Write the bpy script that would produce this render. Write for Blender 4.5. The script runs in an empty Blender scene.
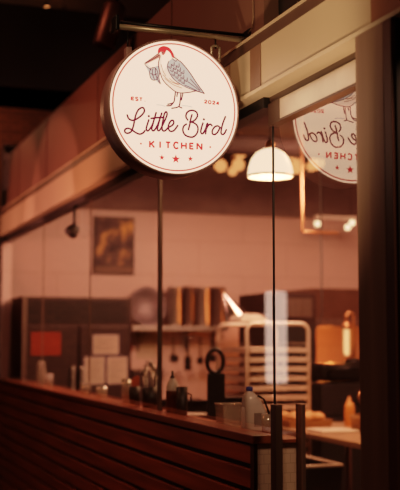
import bpy, bmesh, math, random
from mathutils import Vector, Matrix
random.seed(7)
C = bpy.context.scene.collection
PI = math.pi

# ------------------------------------------------------------------ materials
MATS = {}
def mat(name, col, rough=.6, metal=0., col2=None, scale=(6, 6, 6), bump=0., emit=None, es=1., trans=0., spec=.5, detail=4):
    m = bpy.data.materials.new(name); m.use_nodes = True
    nt = m.node_tree; b = nt.nodes['Principled BSDF']
    b.inputs['Roughness'].default_value = rough; b.inputs['Metallic'].default_value = metal
    b.inputs['Specular IOR Level'].default_value = spec
    b.inputs['Transmission Weight'].default_value = trans
    tc = nt.nodes.new('ShaderNodeTexCoord'); mp = nt.nodes.new('ShaderNodeMapping')
    mp.inputs['Scale'].default_value = scale
    nz = nt.nodes.new('ShaderNodeTexNoise'); nz.inputs['Scale'].default_value = 1.; nz.inputs['Detail'].default_value = detail
    rp = nt.nodes.new('ShaderNodeValToRGB')
    c2 = col2 or tuple(c * .78 for c in col)
    rp.color_ramp.elements[0].position = .3; rp.color_ramp.elements[1].position = .7
    rp.color_ramp.elements[0].color = (*c2, 1); rp.color_ramp.elements[1].color = (*col, 1)
    L = nt.links.new
    L(tc.outputs['Object'], mp.inputs['Vector']); L(mp.outputs['Vector'], nz.inputs['Vector'])
    L(nz.outputs['Fac'], rp.inputs['Fac']); L(rp.outputs['Color'], b.inputs['Base Color'])
    if bump:
        bp = nt.nodes.new('ShaderNodeBump'); bp.inputs['Strength'].default_value = bump; bp.inputs['Distance'].default_value = .01
        L(nz.outputs['Fac'], bp.inputs['Height']); L(bp.outputs['Normal'], b.inputs['Normal'])
    if emit:
        b.inputs['Emission Color'].default_value = (*emit, 1); b.inputs['Emission Strength'].default_value = es
    MATS[name] = m
    return m

def glow(name, col, s=1.):
    m = bpy.data.materials.new(name); m.use_nodes = True; nt = m.node_tree
    for n in list(nt.nodes): nt.nodes.remove(n)
    o = nt.nodes.new('ShaderNodeOutputMaterial'); e = nt.nodes.new('ShaderNodeEmission')
    e.inputs['Color'].default_value = (*col, 1); e.inputs['Strength'].default_value = s
    nt.links.new(e.outputs[0], o.inputs[0]); MATS[name] = m
    return m

def glass(name, refl, tint, rough=0.0, body=0., bcol=(.8, .7, .6)):
    """thin architectural glass: see-through plus a mirror share that grows at grazing angles; body adds a milky share"""
    m = bpy.data.materials.new(name); m.use_nodes = True; nt = m.node_tree
    for n in list(nt.nodes): nt.nodes.remove(n)
    L = nt.links.new
    o = nt.nodes.new('ShaderNodeOutputMaterial'); t = nt.nodes.new('ShaderNodeBsdfTransparent'); g = nt.nodes.new('ShaderNodeBsdfGlossy')
    t.inputs['Color'].default_value = (*tint, 1); g.inputs['Roughness'].default_value = rough
    g.inputs['Color'].default_value = (1, .97, .93, 1)
    lw = nt.nodes.new('ShaderNodeLayerWeight'); lw.inputs['Blend'].default_value = .5
    mr = nt.nodes.new('ShaderNodeMapRange'); mr.inputs['To Min'].default_value = refl[0]; mr.inputs['To Max'].default_value = refl[1]
    L(lw.outputs['Facing'], mr.inputs['Value'])
    mx = nt.nodes.new('ShaderNodeMixShader'); L(mr.outputs[0], mx.inputs[0]); L(t.outputs[0], mx.inputs[1]); L(g.outputs[0], mx.inputs[2])
    last = mx
    if body:
        d = nt.nodes.new('ShaderNodeBsdfDiffuse'); d.inputs['Color'].default_value = (*bcol, 1)
        m2 = nt.nodes.new('ShaderNodeMixShader'); m2.inputs[0].default_value = body
        L(mx.outputs[0], m2.inputs[1]); L(d.outputs[0], m2.inputs[2]); last = m2
    L(last.outputs[0], o.inputs[0]); MATS[name] = m
    return m

def tilemat(name, c1, c2, mortar, w, h, rough=.3, msize=.006, rot=None, bump=.3):
    m = mat(name, c1, rough); nt = m.node_tree; L = nt.links.new; b = nt.nodes['Principled BSDF']
    tc = nt.nodes.new('ShaderNodeTexCoord'); mp = nt.nodes.new('ShaderNodeMapping')
    if rot: mp.inputs['Rotation'].default_value = rot
    br = nt.nodes.new('ShaderNodeTexBrick'); br.inputs['Color1'].default_value = (*c1, 1); br.inputs['Color2'].default_value = (*c2, 1)
    br.inputs['Mortar'].default_value = (*mortar, 1); br.inputs['Scale'].default_value = 1.
    br.inputs['Brick Width'].default_value = w; br.inputs['Row Height'].default_value = h; br.inputs['Mortar Size'].default_value = msize
    L(tc.outputs['Object'], mp.inputs[0]); L(mp.outputs[0], br.inputs['Vector']); L(br.outputs['Color'], b.inputs['Base Color'])
    bp = nt.nodes.new('ShaderNodeBump'); bp.inputs['Strength'].default_value = bump; bp.inputs['Distance'].default_value = .004; bp.invert = True
    L(br.outputs['Fac'], bp.inputs['Height']); L(bp.outputs['Normal'], b.inputs['Normal'])
    return m

# ------------------------------------------------------------------ mesh helpers
def bx(bm, x0, x1, y0, y1, z0, z1, bev=0., mi=0):
    vs = [bm.verts.new((x, y, z)) for x in (x0, x1) for y in (y0, y1) for z in (z0, z1)]
    fs = []
    for f in ((0, 1, 3, 2), (4, 6, 7, 5), (0, 4, 5, 1), (2, 3, 7, 6), (0, 2, 6, 4), (1, 5, 7, 3)):
        q = bm.faces.new([vs[i] for i in f]); q.material_index = mi; fs.append(q)
    if bev:
        es = list({e for f in fs for e in f.edges})
        r = bmesh.ops.bevel(bm, geom=es, offset=bev, segments=2, affect='EDGES', profile=.6)
        for f in r['faces']: f.material_index = mi
    return vs

def lathe(bm, prof, seg=24, loc=(0, 0, 0), rot=None, mi=0):
    """prof: list of (radius, height); revolved about local z"""
    M = Matrix.Translation(loc) @ (rot.to_4x4() if rot else Matrix.Identity(4))
    rings = []
    for r, h in prof:
        if r < 1e-6: rings.append([bm.verts.new(M @ Vector((0, 0, h)))])
        else: rings.append([bm.verts.new(M @ Vector((r * math.cos(2 * PI * i / seg), r * math.sin(2 * PI * i / seg), h))) for i in range(seg)])
    for a, b in zip(rings, rings[1:]):
        for i in range(seg):
            j = (i + 1) % seg
            if len(a) == 1 and len(b) == 1: continue
            if len(a) == 1: f = bm.faces.new((a[0], b[j], b[i]))
            elif len(b) == 1: f = bm.faces.new((a[i], a[j], b[0]))
            else: f = bm.faces.new((a[i], a[j], b[j], b[i]))
            f.smooth = True; f.material_index = mi

def tube(bm, pts, r, seg=10, closed=False, mi=0, taper=None):
    pts = [Vector(p) for p in pts]; n = len(pts); rings = []
    up = None
    for i, p in enumerate(pts):
        a = pts[i - 1] if (i > 0 or closed) else p
        b = pts[(i + 1) % n] if (i < n - 1 or closed) else p
        t = (b - a).normalized()
        if up is None:
            up = Vector((0, 0, 1)) if abs(t.z) < .9 else Vector((1, 0, 0))
        u = (up - t * up.dot(t)).normalized(); up = u; v = t.cross(u)
        rr = r if taper is None else r * (taper[0] + (taper[1] - taper[0]) * i / max(1, n - 1))
        rings.append([bm.verts.new(p + u * math.cos(2 * PI * k / seg) * rr + v * math.sin(2 * PI * k / seg) * rr) for k in range(seg)])
    rng = range(n if closed else n - 1)
    for i in rng:
        a, b = rings[i], rings[(i + 1) % n]
        for k in range(seg):
            f = bm.faces.new((a[k], a[(k + 1) % seg], b[(k + 1) % seg], b[k])); f.smooth = True; f.material_index = mi
    if not closed:
        for rg in (rings[0][::-1], rings[-1]):
            f = bm.faces.new(rg); f.material_index = mi

def arc(c, r, a0, a1, n, ax='xz'):
    o = []
    for i in range(n + 1):
        a = a0 + (a1 - a0) * i / n; s, t = r * math.cos(a), r * math.sin(a)
        o.append((c[0] + s, c[1], c[2] + t) if ax == 'xz' else ((c[0], c[1] + s, c[2] + t) if ax == 'yz' else (c[0] + s, c[1] + t, c[2])))
    return o

def prism_y(bm, prof, y0, y1, mi=0):
    """profile of (x, z) points extruded along y"""
    a = [bm.verts.new((x, y0, z)) for x, z in prof]; b = [bm.verts.new((x, y1, z)) for x, z in prof]; n = len(prof)
    for i in range(n):
        bm.faces.new((a[i], a[(i + 1) % n], b[(i + 1) % n], b[i])).material_index = mi
    bm.faces.new(a[::-1]).material_index = mi; bm.faces.new(b).material_index = mi

def B(): return bmesh.new()

def obj(name, bm, m, parent=None, loc=None):
    """link a bmesh (world coordinates unless parented with loc) as one mesh object; loc re-centres the origin"""
    bmesh.ops.recalc_face_normals(bm, faces=bm.faces[:])
    o_loc = Vector(loc) if loc is not None else (wloc(parent) if parent else Vector((0, 0, 0)))
    bmesh.ops.translate(bm, vec=-o_loc, verts=bm.verts[:])
    me = bpy.data.meshes.new(name); bm.to_mesh(me); bm.free()
    for x in (m if isinstance(m, (list, tuple)) else [m]): me.materials.append(x)
    o = bpy.data.objects.new(name, me); C.objects.link(o)
    o.parent = parent
    o.location = o_loc - (wloc(parent) if parent else Vector((0, 0, 0)))
    return o

def wloc(o):
    v = Vector((0, 0, 0))
    while o: v = v + o.location; o = o.parent
    return v

def tag(o, label=None, cat=None, group=None, kind=None):
    if label: o['label'] = label
    if cat: o['category'] = cat
    if group: o['group'] = group
    if kind: o['kind'] = kind
    return o

def thing(name, label, cat, loc, group=None):
    o = bpy.data.objects.new(name, None); C.objects.link(o); o.location = loc; o.empty_display_size = .05
    return tag(o, label, cat, group)

def struct(name, bm, m, parent=None):
    o = obj(name, bm, m, parent)
    if parent is None: o['kind'] = 'structure'
    return o

def dup(root, delta, label, group=None, cat=None):
    """copy of a thing with copies of its parts and sub-parts, moved by delta"""
    r = root.copy(); C.objects.link(r); r.location = root.location + Vector(delta); r['label'] = label
    if group: r['group'] = group
    for ch in list(root.children):
        c = ch.copy(); C.objects.link(c); c.parent = r
        for g in ch.children:
            d = g.copy(); C.objects.link(d); d.parent = c
    return r

# ------------------------------------------------------------------ flat lettering helpers (sign plane: u right, v up, millimetres)
def smooth(pts, n=6):
    if len(pts) < 3: return [Vector((*p, 0)) for p in pts]
    P_ = [Vector((*p, 0)) for p in pts]; out = []
    for i in range(len(P_) - 1):
        p0 = P_[max(i - 1, 0)]; p1 = P_[i]; p2 = P_[i + 1]; p3 = P_[min(i + 2, len(P_) - 1)]
        for k in range(n):
            t = k / n
            out.append(.5 * ((2 * p1) + (p2 - p0) * t + (2 * p0 - 5 * p1 + 4 * p2 - p3) * t * t + (3 * p1 - p0 - 3 * p2 + p3) * t ** 3))
    out.append(P_[-1]); return out

class Flat:
    """flat ink on the sign face; off = millimetres in front of it"""
    def __init__(s, cx, cz, y): s.bm = B(); s.cx, s.cz, s.y = cx, cz, y
    def pt(s, u, v, off): return (s.cx + u / 1000, s.y - off / 1000, s.cz + v / 1000)
    def disc(s, u, v, r, off=1., mi=0, n=14, ry=None):
        f = s.bm.faces.new([s.bm.verts.new(s.pt(u + r * math.cos(2 * PI * i / n), v + (ry or r) * math.sin(2 * PI * i / n), off)) for i in range(n)]); f.material_index = mi
    def ring(s, r0, r1, off=1., mi=0, n=96):
        a = [s.bm.verts.new(s.pt(r0 * math.cos(2 * PI * i / n), r0 * math.sin(2 * PI * i / n), off)) for i in range(n)]
        b = [s.bm.verts.new(s.pt(r1 * math.cos(2 * PI * i / n), r1 * math.sin(2 * PI * i / n), off)) for i in range(n)]
        for i in range(n):
            f = s.bm.faces.new((a[i], b[i], b[(i + 1) % n], a[(i + 1) % n])); f.material_index = mi
    def poly(s, pts, off=1., mi=0, sm=True):
        P_ = smooth(list(pts) + [pts[0]], 5)[:-1] if sm else [Vector((*p, 0)) for p in pts]
        vs = [s.bm.verts.new(s.pt(p.x, p.y, off)) for p in P_]
        f = s.bm.faces.new(vs); f.material_index = mi
        bmesh.ops.triangulate(s.bm, faces=[f])
    def stroke(s, pts, w, off=1., mi=0, sm=True, caps=True):
        P_ = smooth(pts) if sm else [Vector((*p, 0)) for p in pts]; L_, R_ = [], []
        for i, p in enumerate(P_):
            t = (P_[min(i + 1, len(P_) - 1)] - P_[max(i - 1, 0)])
            if t.length < 1e-6: t = Vector((1, 0, 0))
            t.normalize(); nrm = Vector((-t.y, t.x, 0)) * w / 2
            L_.append(s.bm.verts.new(s.pt(p.x + nrm.x, p.y + nrm.y, off))); R_.append(s.bm.verts.new(s.pt(p.x - nrm.x, p.y - nrm.y, off)))
        for i in range(len(P_) - 1):
            f = s.bm.faces.new((L_[i], L_[i + 1], R_[i + 1], R_[i])); f.material_index = mi
        if caps:
            for p in (P_[0], P_[-1]): s.disc(p.x, p.y, w / 2, off + .02, mi, 10)
    def segs(s, pts, w, off=1., mi=0):
        """square-cornered block-letter stroke"""
        for a, b in zip(pts, pts[1:]): s.stroke([a, b], w, off, mi, sm=False, caps=False)
        for p in pts[1:-1]: s.disc(p[0], p[1], w / 2, off + .02, mi, 10)
    def star(s, u, v, r, off=1., mi=0):
        vs = [s.bm.verts.new(s.pt(u + (r if i % 2 == 0 else r * .42) * math.sin(PI * i / 5), v + (r if i % 2 == 0 else r * .42) * math.cos(PI * i / 5), off)) for i in range(10)]
        c = s.bm.verts.new(s.pt(u, v, off))
        for i in range(10): s.bm.faces.new((c, vs[i], vs[(i + 1) % 10])).material_index = mi

GLYPH = {  # block capitals and figures on a 1 x 1 box
    'K': [[(0, 0), (0, 1)], [(.95, 1), (.08, .45)], [(.3, .6), (1, 0)]], 'I': [[(.5, 0), (.5, 1)]],
    'T': [[(.5, 0), (.5, .95)], [(0, .93), (1, .93)]], 'H': [[(0, 0), (0, 1)], [(1, 0), (1, 1)], [(0, .5), (1, .5)]],
    'C': [[(1, .82), (.8, .95), (.5, 1), (.18, .87), (0, .5), (.18, .13), (.5, 0), (.8, .05), (1, .18)]],
    'E': [[(0, 0), (0, 1)], [(0, .93), (1, .93)], [(0, .5), (.85, .5)], [(0, .07), (1, .07)]],
    'N': [[(0, 0), (0, 1)], [(0, 1), (1, 0)], [(1, 0), (1, 1)]],
    'S': [[(.95, .85), (.7, 1), (.3, 1), (.03, .8), (.2, .57), (.8, .43), (.97, .2), (.7, 0), (.3, 0), (.05, .15)]],
    '2': [[(.05, .75), (.2, .95), (.55, 1), (.9, .85), (.9, .62), (.02, .05)], [(0, .07), (1, .07)]],
    '0': [[(.5, 1), (.12, .85), (0, .5), (.12, .15), (.5, 0), (.88, .15), (1, .5), (.88, .85), (.5, 1)]],
    '4': [[(.72, 0), (.72, 1)], [(.72, 1), (0, .3)], [(0, .28), (1, .28)]], '.': [[(.4, .02), (.6, .02)]],
}
def letter(fl, ch, u, v, w, h, sw, off=1., mi=0):
    for st in GLYPH[ch]: fl.segs([(u + a * w, v + b * h) for a, b in st], sw, off, mi)
LOGO = {
    'script': [[(-210,-50),(-204,-64),(-189,-71),(-171,-65),(-149,-48),(-136,-30),(-138,-17),(-147,-14),(-162,-25),(-173,-48),(-179,-75),(-184,-98),(-193,-119),(-208,-127),(-219,-123),(-219,-112),(-207,-106),(-192,-110),(-174,-121),(-156,-127),(-141,-121),(-133,-111)],[(-116,-64),(-123,-86),(-127,-104),(-121,-111),(-112,-103),(-100,-83),(-92,-58),(-84,-31)],[(-92,-58),(-99,-84),(-103,-101),(-97,-109),(-88,-102),(-76,-80),(-67,-55),(-59,-31)],[(-67,-55),(-74,-81),(-78,-100),(-73,-107),(-64,-99),(-50,-71),(-37,-41),(-36,-28),(-41,-24),(-48,-35),(-54,-64),(-58,-93),(-53,-106),(-43,-104),(-30,-90)],[(-106,-57),(-80,-52),(-50,-49)],[(-30,-90),(-14,-81),(-6,-70),(-8,-59),(-18,-61),(-28,-78),(-29,-95),(-21,-106),(-7,-103),(4,-91),(12,-79)],[(57,-52),(49,-39),(52,-23),(64,-12),(81,-9),(96,-15),(101,-30),(92,-47),(78,-57),(66,-60)],[(66,-60),(84,-62),(100,-74),(103,-93),(95,-112),(79,-124),(58,-123),(42,-114),(35,-97),(39,-80),(51,-70)],[(76,-28),(71,-45),(66,-71),(60,-93)],[(126,-60),(119,-81),(116,-100),(122,-107),(130,-100),(139,-81),(144,-63)],[(147,-60),(141,-85),(138,-106)],[(141,-85),(150,-69),(160,-63),(167,-69)],[(204,-74),(193,-68),(179,-74),(169,-89),(169,-103),(180,-106),(193,-95),(204,-74)],[(229,-25),(217,-55),(210,-83),(209,-99),(217,-104),(226,-96),(233,-82)]],
    'dots': [(-116,-48),(130,-44)],
    'bird_body': [(-73,224),(-71,204),(-74,180),(-69,149),(-54,110),(-25,84),(11,63),(59,68),(97,79),(130,69),(97,115),(63,161),(25,198),(-3,214),(-8,230),(-25,251),(-50,257),(-70,248)],
    'outline': [[(-67,211),(-73,191),(-74,169),(-66,139),(-53,110),(-25,84),(11,63),(59,67),(97,76),(132,68)],[(-8,218),(6,208),(29,194),(63,158),(97,112),(132,69)]],
    'cap': [(-78,228),(-75,245),(-63,255),(-48,259),(-26,253),(-11,234),(-7,212),(-15,216),(-24,235),(-38,242),(-46,226),(-56,219),(-63,233),(-71,225)],
    'eye': (-55,230),
    'beak': [(-73,225),(-99,203),(-134,178),(-126,175),(-96,194),(-65,211)],
    'beakline': [[(-71,217),(-103,195),(-132,178)]],
    'leaf': [[(-136,174),(-124,162),(-106,150)],[(-109,157),(-114,134),(-106,111),(-89,108),(-77,123),(-79,147),(-93,162),(-109,157)],[(-99,157),(-101,134),(-92,111)],[(-88,158),(-86,130),(-69,95)],[(-109,136),(-96,130),(-81,136)],[(-73,169),(-69,145),(-72,117),(-64,94)]],
    'leaffill': [(-137,176),(-109,157),(-93,164),(-73,169),(-71,129),(-67,97),(-89,108),(-106,111),(-114,134)],
    'wing': [(-13,208),(21,197),(48,175),(72,145),(102,103),(130,70),(102,77),(59,84),(25,100),(-4,114),(-21,133),(-36,160),(-34,188)],
    'feather': [[(-28,181),(-14,172),(-8,189)],[(-21,159),(-6,152),(3,174),(14,167),(19,185)],[(-7,136),(6,134),(14,154),(26,147),(35,167)],[(8,116),(21,115),(30,136),(41,127),(50,149)],[(25,101),(40,106),(46,126),(63,112),(65,135)],[(43,98),(97,79)],[(57,114),(110,80)],[(69,126),(114,81)],[(-29,195),(-34,172),(-26,147),(-4,118),(30,97),(72,82),(128,69)],[(-13,208),(0,198),(8,202)]],
    'breast': [[(-54,134),(-25,110),(17,96)],[(-46,119),(-12,97),(30,84)],[(-25,120),(0,104),(25,100)],[(-63,178),(-54,150),(-42,131)]],
    'legs': [[(1,63),(-1,46),(-7,19),(-32,9)],[(-7,19),(-19,5),(-37,2)],[(26,61),(23,31),(16,3),(-15,-7)],[(16,3),(30,-2)],[(11,63),(8,46)],[(35,61),(28,32)]],
    'ground': [[(-82,3),(-62,3),(-44,-1)],[(30,8),(57,8),(77,5)]],
}
# ------------------------------------------------------------------ palette
beige = mat('beige_paint', (.50, .40, .27), .42, col2=(.46, .36, .24), scale=(2, 2, 2))
lip_paint = mat('lip_paint', (.10, .06, .04), .5)
redbrown = mat('red_brown_paint', (.26, .11, .06), .5)
bulk = mat('bulkhead_panel', (.175, .094, .068), .6, col2=(.15, .08, .058), scale=(1.2, 1.2, 1.2))
bulk_dark = mat('bulkhead_dark', (.07, .035, .022), .7)
black = mat('black_paint', (.012, .010, .009), .5)
blackmetal = mat('black_metal', (.02, .016, .014), .38, .6)
darkwood = mat('pillar_wood', (.25, .165, .115), .55, col2=(.16, .10, .07), scale=(14, 14, .9), bump=.15)
redwood = mat('red_stained_edge', (.085, .028, .016), .5, col2=(.06, .018, .01), scale=(14, 14, 1))
plank = mat('stained_plank', (.46, .11, .043), .42, col2=(.25, .058, .022), scale=(20, 1.3, 22), bump=.12)
capwood = mat('ledge_wood', (.30, .09, .045), .3, col2=(.20, .058, .029), scale=(20, 1.1, 20), bump=.05)
wall_cream = tilemat('cream_panel_wall', (.70, .50, .44), (.68, .48, .425), (.52, .36, .31), 1.05, .38, .45, .004, rot=(PI / 2, 0, 0), bump=.15)
upper_dark = mat('upper_wall_paint', (.25, .18, .17), .8)
ceil_m = mat('dark_ceiling', (.075, .045, .038), .9)
floor_m = tilemat('floor_tile', (.10, .055, .04), (.085, .05, .036), (.03, .02, .015), .3, .3, .5)
brick_m = tilemat('hall_brick', (.20, .075, .04), (.13, .045, .028), (.06, .035, .025), .22, .075, .8, .012, rot=(PI / 2, 0, 0))
tile_w = tilemat('white_mosaic', (.60, .47, .38), (.57, .445, .36), (.47, .36, .29), .04, .04, .3, .0018, rot=(PI / 2, 0, 0))
steel = mat('brushed_steel', (.62, .55, .50), .34, .9, col2=(.52, .45, .41), scale=(3, 3, 40))
steel_dk = mat('dark_steel', (.26, .19, .165), .38, .8, col2=(.20, .14, .12), scale=(40, 3, 3))
steel_br = mat('polished_steel', (.85, .78, .72), .16, 1.)
alum = mat('aluminium', (.85, .70, .56), .42, .55)
copper = mat('copper_pipe', (.85, .42, .22), .3, .9)
bronze = mat('bronze_bar', (.20, .125, .095), .42, .5, col2=(.16, .10, .075), scale=(30, 30, 2))
rail_m = mat('door_rail_metal', (.70, .60, .48), .3, .55)
rail_dk = mat('rail_dark_metal', (.11, .065, .045), .4, .5)
rim_m = mat('sign_rim', (.42, .26, .25), .42, .2, col2=(.38, .235, .225), scale=(5, 5, 5))
paper = mat('white_paper', (.58, .46, .36), .8, col2=(.54, .43, .33), scale=(40, 1, 60))
redpaper = mat('red_notice_paper', (.33, .045, .016), .7, col2=(.28, .036, .013), scale=(30, 1, 40))
ink = mat('paper_ink', (.10, .05, .04), .8)
bluetape = mat('blue_border', (.05, .04, .14), .7)
plastic_bk = mat('black_plastic', (.018, .014, .013), .45)
plastic_br = mat('brown_sauce', (.13, .028, .014), .35)
plastic_wh = mat('white_plastic', (.72, .62, .54), .4)
blue_m = mat('blue_cap', (.03, .06, .35), .4)
tablem = mat('worktable_top', (.50, .33, .21), .32, .2, col2=(.42, .27, .17), scale=(3, 3, 3))
cardb = mat('cardboard', (.42, .22, .10), .8)
bread = mat('bread_crust', (.45, .20, .07), .7, col2=(.62, .34, .15), scale=(16, 16, 16), bump=.3)
orange_m = mat('orange_sauce', (.72, .30, .09), .45)
cloth_m = mat('pale_cloth', (.70, .56, .44), .85, scale=(30, 30, 30), bump=.3)
lampglass = mat('opal_lamp_glass', (.9, .8, .65), .3, emit=(1, .62, .36), es=4.2)
amber = glow('amber_globe', (1., .33, .11), 2.3)
spotglow = glow('spot_bulb', (1., .62, .32), 6.)
heatglow = glow('heat_bulb', (1., .42, .16), 3.2)
win_glass = glass('shopfront_glass', (.05, .52), (.93, .89, .86))
clear = glass('clear_plastic', (.10, .45), (.80, .76, .72), .08, body=.24, bcol=(.85, .72, .62))
milky = glass('milky_plastic', (.08, .35), (.72, .68, .66), .2, body=.62, bcol=(.86, .76, .70))
face_m = glow('sign_face', (1, .60, .39), 2.3)
ink_red = glow('ink_red', (1., .05, .05), 1.15)
ink_dark = glow('ink_dark', (.22, .018, .042), 1.)
ink_pink = glow('ink_pink', (.86, .50, .40), .85)
ink_grey = glow('ink_grey', (.66, .52, .42), 1.25)
ink_breast = glow('ink_breast', (1., .58, .38), 1.9)
ink_beak = glow('ink_beak', (.75, .26, .16), 1.1)
# framed print: blotchy dark picture with warm lights
art_m = mat('dark_art_print', (.03, .022, .028), .6, detail=6)
_nt = art_m.node_tree; _rp = [n for n in _nt.nodes if n.type == 'VALTORGB'][0]
_rp.color_ramp.elements[0].position = .36; _rp.color_ramp.elements[0].color = (.018, .012, .016, 1)
_rp.color_ramp.elements[1].position = .66; _rp.color_ramp.elements[1].color = (.80, .42, .14, 1)
_e = _rp.color_ramp.elements.new(.52); _e.color = (.12, .07, .07, 1)
[n for n in _nt.nodes if n.type == 'MAPPING'][0].inputs['Scale'].default_value = (6, 6, 5)

# ------------------------------------------------------------------ the setting
bm = B(); bx(bm, -7, 6, -3, 17, -.1, 0); struct('floor', bm, floor_m)
bm = B(); bx(bm, 0.1, 4.7, 2.0, 11.0, 3.5, 3.6); struct('ceiling', bm, ceil_m)
bm = B(); bx(bm, -7, 6, -3, 17, 5.6, 5.7); struct('ceiling_hall', bm, ceil_m)
bm = B(); bx(bm, -.05, 4.7, 10.8, 10.95, 0, 2.965); struct('wall_back', bm, wall_cream)
bm = B(); bx(bm, .1, 4.6, 10.74, 10.8, 2.965, 3.5); bx(bm, -.05, 4.7, 10.8, 10.95, 2.965, 3.6); struct('wall_back_upper', bm, upper_dark)
bm = B(); bx(bm, 4.6, 4.72, 2.0, 10.8, 0, 3.5); struct('wall_right', bm, wall_cream)
bm = B(); bx(bm, -7, 6, 16, 16.2, 0, 5.6); struct('wall_hall', bm, brick_m)

# half wall of horizontal boards, tiled at its open end, with a wooden ledge
bm = B()
bx(bm, -.086, .1, 4.062, 10.8, 0, 1.165)
struct_wall = struct('wall_front', bm, black)
bm = B(); z = 1.156
while z > .05:
    bx(bm, -.106, -.086, 4.085, 10.8, max(0, z - .078), z, .004); z -= .1005
obj('board_cladding', bm, plank, struct_wall)
bm = B(); bx(bm, -.106, -.090, 4.045, 4.085, 0, 1.165, .002); obj('end_board', bm, redwood, struct_wall)
bm = B(); bx(bm, -.090, .1, 4.05, 4.062, 0, 1.165); obj('tiled_end', bm, tile_w, struct_wall)
bm = B(); bx(bm, -.118, -.012, 4.03, 10.8, 1.165, 1.2, .005); cap = struct('trim_1', bm, capwood)
bm = B(); bx(bm, -.012, .124, 4.03, 10.8, 1.165, 1.18, .002); obj('inner_sill', bm, capwood, cap)

# fascia beam: lip on top, flat face, red-brown end piece and a thin darker upright strip
bm = B(); prism_y(bm, [(-.1, 2.645), (-.1, 2.832), (.05, 2.832), (.05, 2.645)], 3.035, 11.2); fas = struct('trim_2', bm, beige)
bm = B(); prism_y(bm, [(-.102, 2.832), (-.090, 2.888), (.05, 2.888), (.05, 2.832)], 2.2, 11.2); obj('top_lip', bm, lip_paint, fas)
bm = B(); prism_y(bm, [(-.094, 2.888), (-.094, 2.900), (.05, 2.900), (.05, 2.888)], 2.2, 11.2); obj('cap_strip', bm, beige, fas)
bm = B(); prism_y(bm, [(-.101, 2.645), (-.101, 2.832), (.05, 2.832), (.05, 2.645)], 2.2, 3.035); obj('end_section', bm, redbrown, fas)
bm = B(); bx(bm, -.104, -.098, 3.965, 4.075, 2.648, 2.831); obj('dark_strip', bm, mat('strip_brown', (.21, .12, .075), .5), fas)
bm = B(); prism_y(bm, [(-.104, 2.632), (-.108, 2.645), (.03, 2.645), (.03, 2.632)], 2.2, 11.2); obj('bottom_edge', bm, beige, fas)

# header channels over the glass
bm = B(); bx(bm, -.012, .035, 2.6, 4.08, 2.60, 2.632); struct('trim_3', bm, lip_paint)
bm = B(); bx(bm, -.04, .04, 4.08, 11.2, 2.585, 2.632, .003); struct('trim_4', bm, black)

# upper wall over the fascia, panelled
bm = B(); bx(bm, -.05, .1, 4.05, 10.45, 2.902, 3.44); wu = struct('wall_upper', bm, bulk)
bm = B()
for y in (5.3, 6.9, 8.62, 9.9): bx(bm, -.0525, -.05, y - .006, y + .006, 2.91, 3.43)
obj('panel_joint', bm, bulk_dark, wu)
bm = B(); bx(bm, .02, .1, 2.2, 4.05, 2.902, 3.5); struct('wall_upper_near', bm, mat('recess_shade', (.022, .013, .009), .8))  # near-black colour stands in for the shade on this set-back part
bm = B(); bx(bm, -.04, .1, 10.45, 10.8, 2.902, 3.12); struct('wall_upper_far', bm, bulk)

# glass panels of the shopfront
edges = [4.085, 5.65, 7.275, 8.934, 10.64]
for i, (a, b) in enumerate(zip(edges, edges[1:])):
    bm = B(); v = [bm.verts.new(p) for p in ((0, a + .004, 1.18), (0, b - .004, 1.18), (0, b - .004, 2.585), (0, a + .004, 2.585))]; bm.faces.new(v)
    w = struct('window_%d' % (i + 1), bm, win_glass)
    if i != 0:
        bm = B(); bx(bm, -.004, .004, a - .004, a + .004, 1.2, 2.585); obj('glass_joint', bm, bronze, w)
bm = B(); bx(bm, -.0119, .012, 5.638, 5.662, 1.1801, 2.585, .003); struct('trim_5', bm, mat('mullion_metal', (.22, .14, .11), .35, .7))

# glass door with metal top rail and back-to-back pull bars
bm = B(); v = [bm.verts.new(p) for p in ((0, 3.14, .02), (0, 4.07, .02), (0, 4.07, 2.515), (0, 3.14, 2.515))]; bm.faces.new(v)
door = struct('door_1', bm, win_glass)
bm = B(); bx(bm, -.022, .022, 3.16, 3.955, 2.513, 2.60, .003); obj('top_rail', bm, rail_m, door)
bm = B(); bx(bm, -.024, .024, 3.955, 4.072, 2.513, 2.60, .003); obj('rail_dark_reflection', bm, rail_dk, door)  # this end of the rail is coloured dark for a dark reflection
bm = B(); bx(bm, -.024, .024, 3.16, 4.072, 2.504, 2.513); obj('rail_edge', bm, rail_dk, door)
bm = B(); bx(bm, -.004, .004, 4.068, 4.076, .02, 2.504); obj('glass_edge', bm, black, door)
for x0, x1, nm in ((-.076, -.044, 'outer'), (.036, .058, 'inner')):
    bm = B(); bx(bm, x0, x1, 3.895, 3.945, .75, 1.333, .003)
    h = obj('pull_handle', bm, bronze, door); 
    bm = B()
    for z in (.80, .95): bx(bm, min(x0, 0) if x0 < 0 else 0, 0 if x0 < 0 else x1 - .01, 3.91, 3.93, z - .01, z + .01)
    obj('standoff', bm, bronze, h)

# wooden post beside the door
bm = B(); bx(bm, -.088, .13, 2.898, 3.138, 0, 2.632); p = struct('pillar', bm, black)
bm = B(); bx(bm, -.104, -.088, 2.955, 3.142, 0, 2.631, .002); obj('face_board', bm, darkwood, p)
bm = B(); bx(bm, -.103, -.086, 2.905, 2.955, 0, 2.631, .002); obj('edge_board', bm, redwood, p)

# dark services crossing the hall above
bm = B(); bx(bm, -3.2, .9, 8.5, 9.3, 3.66, 4.36, .02); bx(bm, -3.2, .9, 8.48, 9.32, 3.66, 3.70)
for x in (-2.4, -.6): bx(bm, x - .02, x + .02, 8.86, 8.9, 4.35, 5.6)
tag(obj('air_duct', bm, black), 'big black square air duct crossing high above the bulkhead', 'duct')

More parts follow.
